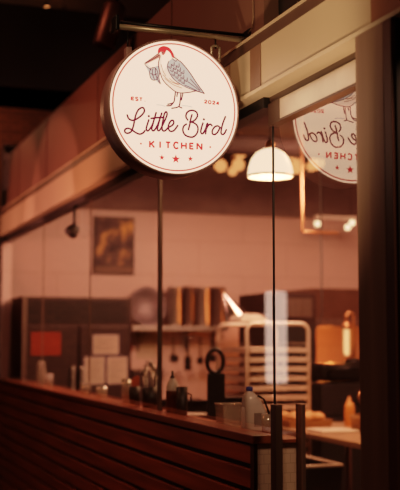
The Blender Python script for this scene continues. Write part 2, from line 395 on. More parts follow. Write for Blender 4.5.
# ------------------------------------------------------------------ hanging sign
SX, SZ, SY, SR = -.4165, 2.575, 4.15, .2935
sign = thing('blade_sign', 'round backlit cream restaurant sign with a bird, hanging from a bracket', 'sign', (SX, SY, SZ - SR))
bm = B()
R90 = Matrix.Rotation(-PI / 2, 3, 'X')     # local z -> +y
lathe(bm, [(0, .135), (SR - .004, .135), (SR, .131), (SR, .004), (SR - .003, 0), (SR - .0085, 0), (SR - .0095, .003), (SR - .0095, .012), (0, .012)], 96, (SX, SY, SZ), R90)
for u, w in ((-.19, 0), (.21, 0)):
    zt = SZ + math.sqrt(SR ** 2 - u ** 2); bx(bm, SX + u - .012, SX + u + .012, SY + .045, SY + .09, zt - .012, zt + .03, .003)
obj('sign_box', bm, rim_m, sign)
fl = Flat(SX, SZ, SY + .003); fl.disc(0, 0, 284, 0, 0, 96); face = obj('sign_face', fl.bm, face_m, sign)
fl = Flat(SX, SZ, SY + .003); fl.ring(269, 275.5, .8, 0); obj('border_ring', fl.bm, glow('ink_ring', (1., .16, .12), 1.05), face)
fl = Flat(SX, SZ, SY + .003)
for st in LOGO['script']: fl.stroke(st, 7.8, 1., 0)
for d in LOGO['dots']: fl.disc(d[0], d[1], 5.2, 1., 0)
obj('script_lettering', fl.bm, ink_dark, face)
fl = Flat(SX, SZ, SY + .003)
wds = {'K': 20, 'I': 6, 'T': 20, 'C': 20, 'H': 20, 'E': 16, 'N': 21}
for i, ch in enumerate('KITCHEN'):
    t = i / 6; u = -101 + 211 * t; v = -180 + 4 * t; w = wds[ch]
    letter(fl, ch, u - w / 2, v, w, 27, 7.6, 1.)
obj('kitchen_lettering', fl.bm, ink_red, face)
fl = Flat(SX, SZ, SY + .003)
for i, ch in enumerate('EST.'): letter(fl, ch, -193 + i * 18, 14.5 - i * .2, 12, 14, 5., 1.)
obj('established_lettering', fl.bm, ink_red, face)
fl = Flat(SX, SZ, SY + .003)
for i, ch in enumerate('2024'): letter(fl, ch, 132 + i * 18.4, 26.5 - i * .8, 12.5, 14, 4.8, 1.)
obj('year_lettering', fl.bm, ink_red, face)
for q in ((-58, -220, 13), (4, -223, 20), (69, -218, 13)):
    fl = Flat(SX, SZ, SY + .003); fl.star(*q); obj('star', fl.bm, ink_red, face)
for q in ((-150, -167, 4.2), (159, -162, 4.2)):
    fl = Flat(SX, SZ, SY + .003); fl.disc(*q); obj('dot', fl.bm, ink_red, face)
# bird emblem: materials 0 dark, 1 red, 2 grey, 3 breast, 4 beak, 5 cream
fl = Flat(SX, SZ, SY + .003)
fl.poly(LOGO['bird_body'], .6, 3)
fl.poly([(-60, 215), (-62, 180), (-58, 150), (-40, 170), (-34, 190), (-20, 205), (-24, 235), (-45, 235)], .7, 5)
fl.poly(LOGO['leaffill'], .6, 2); fl.poly(LOGO['wing'], .9, 2)
fl.poly(LOGO['beak'], .9, 4); fl.poly(LOGO['cap'], 1., 1)
fl.disc(LOGO['eye'][0], LOGO['eye'][1] - 1, 7, 1.1, 4, 12, 4.5); fl.disc(LOGO['eye'][0], LOGO['eye'][1] - 1, 3.4, 1.2, 0)
for p in LOGO['outline']: fl.stroke(p, 4.2, 1.1, 0)
for p in LOGO['feather'][5:]: fl.stroke(p, 3., 1.15, 0)
for i in range(6):
    wj = (2, 3, 3, 3, 2, 2)[i]
    for j in range(wj):
        o_ = (j - (wj - 1) / 2) * 17 + (4 if i % 2 else -2)
        cx, cy = -17 + .64 * 17 * i + .77 * o_, 184 - .77 * 17 * i + .64 * o_
        fl.stroke([(cx - 6.2, cy - 5.1), (cx - 1 + 3, cy - 12), (cx + 6.4 + 1, cy - 9.5), (cx + 7.5, cy + 4)], 3., 1.15, 0)
        fl.stroke([(cx + 1.2, cy - 3), (cx + 3.2, cy - 8)], 2.2, 1.15, 0)
for p in LOGO['leaf']: fl.stroke(p, 3.2, 1.15, 0)
for p in LOGO['breast']: fl.stroke(p, 3.2, 1.1, 4)
for p in LOGO['beakline']: fl.stroke(p, 3.4, 1.2, 0)
fl.stroke([(-73, 226), (-100, 204), (-134, 178)], 3., 1.2, 0); fl.stroke([(-66, 211), (-97, 193), (-128, 175)], 2.4, 1.2, 4); fl.stroke([(-130, 176), (-118, 166), (-110, 160)], 2.6, 1.2, 2)
for p in LOGO['legs']: fl.stroke(p, 5.6, 1.1, 0)
for p in LOGO['ground']: fl.stroke(p, 2.6, 1., 2)
fl.poly([(-50, 257), (-25, 251), (-8, 230), (-5, 212), (-12, 214), (-24, 232), (-44, 246), (-66, 246)], 1.2, 1)
obj('bird_emblem', fl.bm, [ink_dark, ink_red, ink_grey, ink_breast, ink_beak, face_m], face)

br = thing('sign_bracket', 'dark steel wall arm holding up the round bird sign', 'bracket', (-.05, 4.22, 2.92))
bm = B(); tube(bm, [(-.66, 4.22, 2.918), (-.055, 4.22, 2.918)], .013, 14); obj('arm', bm, mat('arm_metal', (.50, .40, .29), .35, .5), br)
bm = B(); tube(bm, [(-.63, 4.26, 2.95), (-.055, 4.26, 2.95)], .009, 10); bx(bm, -.665, -.65, 4.2, 4.275, 2.9, 2.965, .003); obj('upper_arm', bm, blackmetal, br)
bm = B(); bx(bm, -.058, -.05, 4.19, 4.29, 2.905, 2.965, .003); obj('wall_plate', bm, blackmetal, br)
bm = B(); tube(bm, [(-.607, 4.22, 2.91), (-.607, 4.22, 2.81)], .0035, 8); obj('hanger_rod', bm, blackmetal, br)
bm = B(); tube(bm, [(-.207, 4.22, 2.91), (-.207, 4.22, 2.865)], .004, 8); obj('hanger_rod', bm, blackmetal, br)
bm = B(); tube(bm, [(-.226, 4.22, 2.868), (-.226, 4.22, 2.812), (-.214, 4.22, 2.797), (-.200, 4.22, 2.797), (-.188, 4.22, 2.812), (-.188, 4.22, 2.868), (-.198, 4.22, 2.876), (-.216, 4.22, 2.876)], .0065, 8, True)
obj('shackle', bm, mat('zinc_link', (.55, .46, .36), .4, .6), br)
bm = B(); tube(bm, [(-.056, 4.16, 3.43), (-.056, 4.155, 3.2), (-.056, 4.15, 3.0), (-.058, 4.16, 2.955), (-.064, 4.19, 2.94)], .0035, 8)
tag(obj('power_cable', bm, mat('brown_cable', (.22, .13, .08), .5)), 'thin brown power cable running down the bulkhead to the sign bracket', 'cable')

# ------------------------------------------------------------------ lights fixed outside
sp = thing('ceiling_spotlight', 'copper-toned cylindrical spotlight hanging above and behind the round sign', 'spotlight', (-.2, 6.05, 3.36))
rot = Matrix.Rotation(math.radians(14), 3, 'Y') @ Matrix.Rotation(math.radians(10), 3, 'X')
bm = B(); lathe(bm, [(0, .02), (.062, .02), (.066, 0), (.07, .02), (.07, .26), (.05, .285), (0, .285)], 28, (-.24, 6.05, 3.35), rot); obj('can', bm, mat('copper_can', (.13, .06, .045), .38, .6), sp)
bm = B(); tube(bm, [(-.17, 6.0, 3.62), (-.17, 6.0, 5.6)], .012, 10); obj('stem', bm, blackmetal, sp)
for x, y, lab in ((.62, 12.0, 'small bright bare bulb over the air duct, the one further from the sign'), (.86, 12.1, 'small bright bare bulb over the air duct, the one nearer the sign')):
    t = thing('bare_bulb', lab, 'lamp', (x, y, 5.42), 'bare bulbs above the duct')
    bm = B(); lathe(bm, [(0, -.05), (.04, -.03), (.05, .01), (.03, .05), (.018, .08)], 16, (x, y, 5.42)); obj('bulb', bm, amber, t)
    bm = B(); lathe(bm, [(.02, .07), (.022, .12), (.006, .13), (.006, .18), (0, .18)], 12, (x, y, 5.42)); obj('socket', bm, blackmetal, t)
hk = thing('hanging_spotlight', 'tiny black spotlight dangling on a short stem below the fascia beam', 'spotlight', (-.03, 7.65, 2.37))
bm = B(); tube(bm, [(-.03, 7.65, 2.585), (-.032, 7.65, 2.50), (-.036, 7.65, 2.43)], .013, 10); bx(bm, -.05, -.01, 7.62, 7.68, 2.565, 2.585, .004); obj('stem', bm, black, hk)
bm = B(); lathe(bm, [(0, .05), (.03, .045), (.046, .012), (.052, -.03), (.045, -.045), (0, -.04)], 20, (-.042, 7.65, 2.40), Matrix.Rotation(.7, 3, 'Y')); obj('head', bm, black, hk)
bm = B(); bx(bm, -.10, -.075, 7.64, 7.66, 2.37, 2.41, .004); bx(bm, -.08, -.05, 7.645, 7.655, 2.385, 2.40); obj('bracket', bm, plastic_bk, hk)

# glowing column added out of view, seen only as a streak in the door glass
lb = thing('streak_source', 'tall glowing white column added in the hall for the streak in the door glass', 'lamp', (-2.84, 10.4, 0))
bm = B(); lathe(bm, [(0, 0), (.16, 0), (.16, .02), (.03, .04), (.03, 1.12), (0, 1.12)], 24, (-2.84, 10.4, 0)); obj('base', bm, blackmetal, lb)
bm = B(); lathe(bm, [(0, 1.12), (.105, 1.12), (.115, 1.14), (.115, 2.08), (.105, 2.10), (0, 2.10)], 28, (-2.84, 10.4, 0)); obj('lamp_shade', bm, glow('streak_glow', (1., .66, .55), 1.9), lb)

# ------------------------------------------------------------------ kitchen: against the back wall
fsteel = mat('fridge_steel', (.06, .038, .033), .42, .4, col2=(.045, .028, .025), scale=(40, 3, 3))
fr = thing('reach_in_fridge', 'tall dark steel two-door fridge with papers taped to its doors', 'fridge', (.58, 10.4, 0))
bm = B(); bx(bm, .03, 1.13, 10.1, 10.78, .1, 2.0, .008); obj('cabinet', bm, fsteel, fr)
for x0, x1, hx in ((.05, .57, .53), (.60, 1.09, .618)):
    bm = B(); bx(bm, x0, x1, 10.07, 10.1, .16, 1.72, .008); d = obj('door', bm, fsteel, fr)
    bm = B(); bx(bm, hx - .015, hx + .015, 10.03, 10.07, 1.0, 1.32, .005); obj('handle', bm, steel, d)
bm = B()
for k in range(6): bx(bm, .08, 1.08, 10.085, 10.1, 1.76 + k * .036, 1.78 + k * .036)
obj('vent_grille', bm, black, fr)
bm = B(); bx(bm, .03, .075, 10.06, 10.1, .1, 2.0, .004); obj('side_trim', bm, steel_dk, fr)
for x in (.1, 1.06):
    for y in (10.16, 10.7): bm = B(); lathe(bm, [(0, 0), (.025, 0), (.02, .1), (0, .1)], 10, (x, y, 0)); obj('foot', bm, black, fr)
def sheet(name, x0, x1, z0, z1, y, m, label, lines, border=None, grp=None):
    t = thing(name, label, 'notice', ((x0 + x1) / 2, y, z0), grp)
    bm = B(); bx(bm, x0, x1, y - .002, y, z0, z1); s = obj('sheet', bm, m, t)
    bm = B()
    for k in range(lines):
        zz = z1 - (z1 - z0) * (.16 + .72 * k / max(1, lines)); bx(bm, x0 + .025, x1 - .03 - .03 * (k % 3), y - .0028, y - .002, zz - .0035, zz)
    obj('text_lines', bm, ink, t)
    if border:
        bm = B(); e = .008
        bx(bm, x0 - e, x1 + e, y - .001, y, z0 - e, z0); bx(bm, x0 - e, x1 + e, y - .001, y, z1, z1 + e); bx(bm, x0 - e, x0, y - .001, y, z0, z1); bx(bm, x1, x1 + e, y - .001, y, z0, z1)
        obj('border', bm, border, t)
sheet('red_notice', -.02 + .14, .28 + .13, 1.435, 1.655, 10.068, redpaper, 'red paper notice stuck on the left door of the dark fridge', 4)
sheet('paper_notice', .73, .99, 1.44, 1.63, 10.068, paper, 'sideways white paper on the fridge door above the two upright sheets', 5, bluetape, 'white papers on the fridge')
sheet('paper_notice', .645, .85, 1.15, 1.415, 10.068, paper, 'upright white paper low on the fridge door, nearer the red notice', 7, bluetape, 'white papers on the fridge')
sheet('paper_notice', .875, 1.08, 1.15, 1.415, 10.068, paper, 'upright white paper low on the fridge door, nearer the sauce bottle', 7, bluetape, 'white papers on the fridge')
sheet('wall_notice', 1.39, 1.62, 1.38, 1.70, 10.8, paper, 'pale paper pinned to the cream wall beside the fridge', 6)
sheet('red_label', 1.30, 1.35, 1.46, 1.64, 10.8, redpaper, 'narrow red label on the cream wall beside the fridge', 2)
pf = thing('framed_print', 'dark framed picture print hanging on the cream back wall above the fridge', 'picture', (1.13, 10.78, 2.265))
bm = B(); bx(bm, .905, 1.355, 10.772, 10.798, 2.27, 2.89, .004); obj('frame', bm, mat('print_frame', (.05, .03, .028), .5), pf)
bm = B(); bx(bm, .92, 1.34, 10.768, 10.772, 2.36, 2.875); obj('print', bm, art_m, pf)
bm = B(); bx(bm, .92, 1.34, 10.768, 10.772, 2.285, 2.355); obj('lower_margin', bm, mat('print_margin', (.22, .13, .10), .6), pf)

sh = thing('wall_shelf', 'long steel wall shelf carrying tall steel pots', 'shelf', (1.78, 10.6, 1.68))
bm = B(); bx(bm, 1.24, 2.31, 10.45, 10.795, 1.69, 1.715, .004); bx(bm, 1.24, 2.31, 10.445, 10.455, 1.675, 1.722, .002); obj('board', bm, steel, sh)
for x in (1.4, 1.95, 2.28):
    bm = B(); bx(bm, x - .012, x + .012, 10.77, 10.795, 1.45, 1.69); bx(bm, x - .01, x + .01, 10.5, 10.795, 1.672, 1.69); tube(bm, [(x, 10.78, 1.48), (x, 10.52, 1.675)], .008, 8); obj('support', bm, steel_dk, sh)
bm = B(); tube(bm, [(1.6, 10.5, 1.60), (2.28, 10.5, 1.60)], .008, 8); tube(bm, [(1.62, 10.5, 1.60), (1.62, 10.5, 1.675)], .005, 6); tube(bm, [(2.26, 10.5, 1.60), (2.26, 10.5, 1.675)], .005, 6); obj('hook_rail', bm, steel_dk, sh)
def pot(x, r, h, label, m):
    t = thing('steel_pot', label, 'pot', (x, 10.6, 1.716), 'tall pots on the wall shelf')
    bm = B(); lathe(bm, [(0, 0), (r * .97, 0), (r, .012), (r, h - .012), (r + .008, h), (r - .004, h), (r - .008, .02), (0, .02)], 32, (x, 10.6, 1.716)); obj('body', bm, m, t)
    for s in (-1, 1):
        bm = B(); tube(bm, [(x - .03, 10.6 + s * r * .9, 1.716 + h * .82), (x - .028, 10.6 + s * (r + .025), 1.716 + h * .82), (x + .028, 10.6 + s * (r + .025), 1.716 + h * .82), (x + .03, 10.6 + s * r * .9, 1.716 + h * .82)], .005, 6); obj('handle', bm, m, t)
pot(1.745, .075, .43, 'tall steel pot on the wall shelf, first beside the shopfront mullion', steel)
pot(1.905, .064, .43, 'narrowest tall steel pot on the wall shelf, second from the shopfront mullion', steel_dk)
pot(2.065, .078, .43, 'tall steel pot on the wall shelf, third from the shopfront mullion', steel)
pot(2.242, .082, .43, 'tall steel pot on the end of the wall shelf by the strainer', steel_dk)
t = thing('mixing_bowl', 'wide round steel bowl tipped up on the wall shelf behind the mullion', 'bowl', (1.47, 10.66, 1.72))
bm = B(); lathe(bm, [(0, -.14), (.09, -.13), (.17, -.075), (.205, 0), (.215, .004), (.2, .008), (.16, -.065), (.085, -.115), (0, -.125)], 40, (1.47, 10.66, 1.935), Matrix.Rotation(math.radians(80), 3, 'X')); obj('shell', bm, mat('dull_steel', (.42, .34, .35), .6, .7), t)
kinds = [('ladle', 1.70), ('spatula', 1.86), ('slotted_spoon', 2.0), ('ladle', 2.13)]
labs = ['dark ladle hanging from the shelf rail nearest the mullion', 'dark flat spatula hanging from the shelf rail under the pots', 'dark spoon hanging from the shelf rail under the pots', 'dark ladle hanging from the shelf rail nearest the sheet pan rack']
for (k, x), lab in zip(kinds, labs):
    t = thing(k, lab, 'utensil', (x, 10.49, 1.3), 'utensils on the shelf rail')
    bm = B(); tube(bm, [(x, 10.5, 1.612), (x, 10.485, 1.60), (x, 10.485, 1.40)], .008, 8); obj('shank', bm, blackmetal, t)
    bm = B()
    if k == 'ladle': lathe(bm, [(0, -.05), (.04, -.035), (.052, 0), (.047, 0), (.036, -.03), (0, -.044)], 20, (x, 10.46, 1.39), Matrix.Rotation(1.0, 3, 'X'))
    elif k == 'spatula': bx(bm, x - .04, x + .04, 10.480, 10.488, 1.26, 1.41, .006)
    else: lathe(bm, [(0, -.012), (.03, -.008), (.042, 0), (.038, 0), (0, -.006)], 20, (x, 10.485, 1.36), Matrix.Rotation(PI / 2, 3, 'X'))
    obj('head', bm, blackmetal, t)

lc = thing('low_cabinet', 'low dark steel cabinet standing between the fridge and the shelf', 'cabinet', (1.34, 10.5, 0))
bm = B(); bx(bm, 1.18, 1.50, 10.24, 10.78, .08, 1.26, .006); obj('carcass', bm, fsteel, lc)
bm = B(); bx(bm, 1.17, 1.51, 10.22, 10.785, 1.26, 1.285, .004); obj('countertop', bm, steel_dk, lc)
bm = B(); bx(bm, 1.20, 1.48, 10.22, 10.24, .14, 1.22, .005); d = obj('door', bm, fsteel, lc)
bm = B(); bx(bm, 1.44, 1.46, 10.19, 10.22, .6, .9, .004); obj('handle', bm, steel_dk, d)
bm = B(); bx(bm, 1.22, 1.46, 10.28, 10.74, 0, .08); obj('plinth', bm, black, lc)
# dark upright oven cabinet and hood
oc = thing('upright_oven', 'tall dark upright oven cabinet standing behind the sheet pan rack', 'oven', (2.52, 9.5, 0))
bm = B(); bx(bm, 2.2, 2.74, 9.22, 9.9, .08, 2.03, .01); obj('cabinet', bm, mat('oven_dark', (.06, .035, .03), .45, .4), oc)
bm = B(); bx(bm, 2.36, 2.69, 9.2, 9.22, 1.80, 1.98, .004); obj('control_panel', bm, steel_dk, oc)
bm = B(); bx(bm, 2.34, 2.70, 9.195, 9.22, .3, 1.72, .006); d = obj('door', bm, black, oc)
bm = B(); tube(bm, [(2.37, 9.17, .7), (2.37, 9.17, 1.4)], .01, 8); obj('handle', bm, steel, d)
for x in (2.34, 2.7):
    for y in (9.28, 9.84): bm = B(); lathe(bm, [(0, 0), (.02, 0), (.02, .08), (0, .08)], 10, (x, y, 0)); obj('foot', bm, black, oc)
hd = thing('exhaust_hood', 'dark brown exhaust hood on the back wall over the cooking range', 'hood', (3.6, 10.4, 1.73))
bm = B(); prism_y(bm, [(2.95, 1.76), (2.95, 1.93), (3.05, 2.12), (4.55, 2.12), (4.55, 1.76)], 9.95, 10.79); obj('canopy', bm, mat('hood_metal', (.16, .085, .065), .45, .5), hd)
bm = B(); bx(bm, 2.93, 4.57, 9.93, 9.96, 1.72, 1.80, .006); obj('front_lip', bm, steel_dk, hd)
rg = thing('cooking_range', 'black cooking range below the exhaust hood', 'range', (3.5, 10.2, 0))
bm = B(); bx(bm, 2.9, 4.3, 9.9, 10.75, .1, .92, .01); obj('body', bm, black, rg)
bm = B(); bx(bm, 2.9, 4.3, 10.68, 10.75, .92, 1.25, .006); obj('backguard', bm, steel, rg)
for k in range(5):
    bm = B(); lathe(bm, [(0, 0), (.025, 0), (.022, .03), (0, .03)], 14, (3.05 + k * .26, 9.9, .82), Matrix.Rotation(PI / 2, 3, 'X')); obj('knob', bm, steel, rg)
for x in (2.95, 4.25):
    for y in (9.96, 10.7): bm = B(); lathe(bm, [(0, 0), (.022, 0), (.022, .1), (0, .1)], 10, (x, y, 0)); obj('foot', bm, black, rg)

# ------------------------------------------------------------------ sheet pan rack with its pans
rk = thing('sheet_pan_rack', 'tall aluminium rack on wheels full of flat baking sheets', 'rack', (1.78, 8.33, 0))
x0, x1, y0, y1, zt = 1.50, 2.06, 8.0, 8.66, 1.72
for y in (y0, y1):
    bm = B(); r_ = .07
    tube(bm, [(x0, y, .12)] + [(x0, y, zt - r_)] + arc((x0 + r_, y, zt - r_), r_, PI, PI / 2, 6)[1:] + arc((x1 - r_, y, zt - r_), r_, PI / 2, 0, 6) + [(x1, y, .12)], .016, 10); obj('end_frame', bm, alum, rk)
for s, x in ((1, x0), (-1, x1)):
    bm = B()
    for k in range(17): bx(bm, x + s * .004 - .006, x + s * .03 + .006 if s > 0 else x - .004 + .006, y0, y1, .303 + k * .078, .309 + k * .078) if s > 0 else bx(bm, x - .036, x + .002, y0, y1, .303 + k * .078, .309 + k * .078)
    obj('runner_side', bm, alum, rk)
bm = B(); bx(bm, x0, x1, y0, y0 + .03, .12, .15); bx(bm, x0, x1, y1 - .03, y1, .12, .15); bx(bm, x0 - .01, x0 + .02, y0, y1, .12, .15); bx(bm, x1 - .02, x1 + .01, y0, y1, .12, .15); obj('base_frame', bm, alum, rk)
for x in (x0, x1):
    for y in (y0, y1):
        bm = B(); lathe(bm, [(0, -.014), (.05, -.014), (.055, 0), (.05, .014), (0, .014)], 20, (x, y, .055), Matrix.Rotation(PI / 2, 3, 'Y')); bx(bm, x - .02, x + .02, y - .012, y + .012, .09, .125); obj('caster', bm, black, rk)
words = ['top', 'second', 'third', 'fourth', 'fifth', 'sixth', 'seventh', 'eighth', 'ninth', 'tenth', 'eleventh', 'twelfth', 'thirteenth', 'fourteenth', 'fifteenth', 'sixteenth']
first = None
for k in range(16):
    zz = .3105 + 15 * .078 - k * .078 + .0
    lab = 'flat aluminium baking sheet in the rack, %s from the top' % words[k] if k else 'flat aluminium baking sheet in the top slot of the rack'
    if first is None:
        first = thing('baking_sheet', lab, 'baking sheet', (1.78, 8.33, zz), 'baking sheets in the rack'); z0_ = zz
        a, b, c, d = x0 + .022, x1 - .022, y0 - .02, y1 - .03
        bm = B(); bx(bm, a, b, c, d, zz, zz + .004)
        for q in ((a, a + .006, c, d), (b - .006, b, c, d), (a, b, c, c + .006), (a, b, d - .006, d)): bx(bm, *q, zz, zz + .034)
        obj('tray', bm, alum, first)
        bm = B(); tube(bm, [(a, c, zz + .034), (b, c, zz + .034), (b, d, zz + .034), (a, d, zz + .034)], .0045, 6, True); obj('rolled_rim', bm, alum, first)
    else:
        dup(first, (0, 0, zz - z0_), lab)
t = thing('conical_strainer', 'shiny steel conical strainer lying tilted on top of the sheet pan rack', 'strainer', (1.60, 8.5, 1.74))
rr = Matrix.Rotation(math.radians(-28), 3, 'Y')
bm = B(); lathe(bm, [(.006, .24), (.03, .20), (.10, .02), (.108, 0), (.10, .0), (.095, .01), (.026, .19), (0, .235)], 30, (1.585, 8.46, 1.775), rr); obj('cone', bm, steel_br, t)
bm = B(); tube(bm, [(1.69, 8.46, 1.77), (1.76, 8.46, 1.80), (1.90, 8.46, 1.80)], .008, 8); obj('handle', bm, steel, t)
# folded cloth: rumpled low mound over the rack corner
bm = B(); bmesh.ops.create_grid(bm, x_segments=18, y_segments=14, size=1)
for v in bm.verts:
    x, y = v.co.x, v.co.y; e = max(abs(x), abs(y))
    v.co = Vector((1.585 + x * .125, 8.2 + y * .17, 1.742 + .05 * (1 - e ** 4) + .012 * math.sin(7 * x + 3 * y) * (1 - e ** 3) + .006 * math.sin(13 * y)))
bmesh.ops.solidify(bm, geom=bm.faces[:], thickness=.006)
for f in bm.faces: f.smooth = True
tag(obj('folded_cloth', bm, cloth_m), 'pale rumpled cloth heaped on the corner of the sheet pan rack', 'cloth')

# ------------------------------------------------------------------ work table, right
tb = thing('work_table', 'long pale-topped work table lit orange, seen through the glass door', 'table', (1.95, 6.7, 0))
bm = B(); bx(bm, 1.615, 2.42, 5.5, 7.95, .862, .9, .005); obj('tabletop', bm, tablem, tb)
for x in (1.66, 2.36):
    for y in (5.56, 7.88):
        bm = B(); tube(bm, [(x, y, .0), (x, y, .865)], .022, 12); obj('leg', bm, steel_dk, tb)
bm = B(); bx(bm, 1.64, 2.38, 5.55, 7.9, .25, .275, .004); obj('under_shelf', bm, steel_dk, tb)
bi = thing('black_bin', 'black open plastic bin in front of the work table', 'bin', (1.28, 6.57, 0))
def tapered(bm, x0, x1, y0, y1, z0, z1, t, mi=0):
    a = [bm.verts.new(p) for p in ((x0 + t, y0 + t, z0), (x1 - t, y0 + t, z0), (x1 - t, y1 - t, z0), (x0 + t, y1 - t, z0))]
    b = [bm.verts.new(p) for p in ((x0, y0, z1), (x1, y0, z1), (x1, y1, z1), (x0, y1, z1))]
    c = [bm.verts.new(p) for p in ((x0 + .012, y0 + .012, z1), (x1 - .012, y0 + .012, z1), (x1 - .012, y1 - .012, z1), (x0 + .012, y1 - .012, z1))]
    d = [bm.verts.new(p) for p in ((x0 + t + .012, y0 + t + .012, z0 + .02), (x1 - t - .012, y0 + t + .012, z0 + .02), (x1 - t - .012, y1 - t - .012, z0 + .02), (x0 + t + .012, y1 - t - .012, z0 + .02))]
    bm.faces.new(a)
    for i in range(4):
        j = (i + 1) % 4
        bm.faces.new((a[i], a[j], b[j], b[i])); bm.faces.new((b[i], b[j], c[j], c[i])); bm.faces.new((c[i], c[j], d[j], d[i]))
    bm.faces.new(d)
bm = B(); tapered(bm, 1.09, 1.48, 6.3, 6.85, 0, .76, .05); obj('body', bm, plastic_bk, bi)
bm = B(); tube(bm, [(1.095, 6.305, .76), (1.475, 6.305, .76), (1.475, 6.845, .76), (1.095, 6.845, .76)], .014, 8, True); obj('rim', bm, mat('lit_bin_rim', (.55, .42, .33), .25), bi)  # rim coloured pale for the light catching its top edge
t = thing('bread_tray', 'shallow brown tray of baked rolls on the work table', 'tray', (1.86, 7.72, .9))
bm = B(); tapered(bm, 1.66, 2.04, 7.52, 7.92, .901, .955, .015); obj('tray', bm, cardb, t)
k = 0
for i in range(3):
    for j in range(2):
        bm = B(); bmesh.ops.create_icosphere(bm, subdivisions=3, radius=1)
        cx, cy = 1.74 + i * .11, 7.63 + j * .17
        for v in bm.verts: v.co = Vector((cx + v.co.x * .052, cy + v.co.y * .075, .968 + v.co.z * (.045 if v.co.z > 0 else .04)))
        for f in bm.faces: f.smooth = True
        labw = ['nearest the door glass', 'in the middle', 'furthest from the door glass'][i]
        tag(obj('bread_roll', bm, bread), 'golden bread roll in the brown tray, %s of its %s row' % (labw, ['front', 'back'][j]), 'bread roll', 'rolls in the tray')
bm = B(); bx(bm, 1.68, 1.99, 6.98, 7.3, .901, .918, .005)
tag(obj('cutting_board', bm, mat('board_white', (.78, .64, .50), .45)), 'pale cutting board lying on the work table', 'cutting board')
t = thing('squeeze_bottle', 'orange-filled squeeze bottle standing on the work table', 'bottle', (2.2, 7.55, .9))
bm = B(); lathe(bm, [(0, 0), (.038, 0), (.041, .01), (.041, .13), (.037, .165), (.026, .185), (.016, .19)], 20, (2.2, 7.55, .9)); obj('body', bm, orange_m, t)
bm = B(); lathe(bm, [(.018, .188), (.018, .205), (.01, .21), (.005, .235), (0, .235)], 16, (2.2, 7.55, .9)); obj('nozzle', bm, orange_m, t)
t = thing('cardboard_box', 'small open brown box on the work table beside the wooden post', 'box', (2.08, 7.05, .9))
bm = B(); tapered(bm, 2.03, 2.33, 6.95, 7.22, .901, 1.02, .006); obj('carton', bm, cardb, t)
for x in (2.0, 2.33): bm = B(); bx(bm, x, x + .03, 6.96, 7.21, 1.0, 1.006); obj('flap', bm, cardb, t)
# black countertop grill + heat lamp at the back of the table
gr = thing('contact_grill', 'black countertop grill on a stand beyond the work table', 'grill', (2.55, 8.6, 0))
bm = B(); bx(bm, 2.35, 3.0, 8.35, 8.9, 0, .9, .01); obj('stand', bm, black, gr)
bm = B(); bx(bm, 2.38, 2.97, 8.4, 8.86, .9, 1.20, .02); obj('base', bm, plastic_bk, gr)
bm = B(); bx(bm, 2.40, 2.95, 8.42, 8.84, 1.215, 1.37, .03); obj('lid', bm, blackmetal, gr)
bm = B(); tube(bm, [(2.45, 8.42, 1.28), (2.45, 8.33, 1.33), (2.9, 8.33, 1.33), (2.9, 8.42, 1.28)], .014, 8); obj('handle', bm, blackmetal, gr)
bm = B(); lathe(bm, [(0, 0), (.06, 0), (.065, .01), (.05, .02), (0, .02)], 24, (2.79, 8.39, 1.07), Matrix.Rotation(PI / 2, 3, 'X')); obj('dial', bm, copper, gr)
hl = thing('heat_lamp', 'gooseneck heat lamp glowing orange over the black grill', 'lamp', (2.86, 8.7, 1.37))
bm = B(); lathe(bm, [(0, 0), (.09, 0), (.09, .03), (.03, .045), (0, .045)], 20, (2.86, 8.7, 1.37)); obj('base', bm, blackmetal, hl)
bm = B(); tube(bm, [(2.86, 8.7, 1.41), (2.86, 8.7, 1.80)] + arc((2.825, 8.7, 1.80), .035, 0, PI, 8)[1:] + [(2.79, 8.7, 1.75)], .014, 12); obj('neck', bm, copper, hl)
bm = B(); lathe(bm, [(.016, .07), (.036, .05), (.042, .0), (.038, 0), (.03, .045)], 20, (2.79, 8.7, 1.68)); obj('lamp_shade', bm, copper, hl)
bm = B(); lathe(bm, [(0, -.24), (.02, -.235), (.026, -.2), (.026, .0), (.015, .03), (0, .03)], 16, (2.79, 8.7, 1.68)); obj('bulb', bm, heatglow, hl)
bm = B(); tube(bm, [(2.30, 8.62, .0), (2.30, 8.62, 1.42), (2.40, 8.62, 1.62), (2.50, 8.62, 1.80), (2.50, 8.62, 3.5)], .007, 8)
tag(obj('hanging_hose', bm, plastic_bk), 'thin dark hose slanting down in front of the orange lit wall', 'hose')

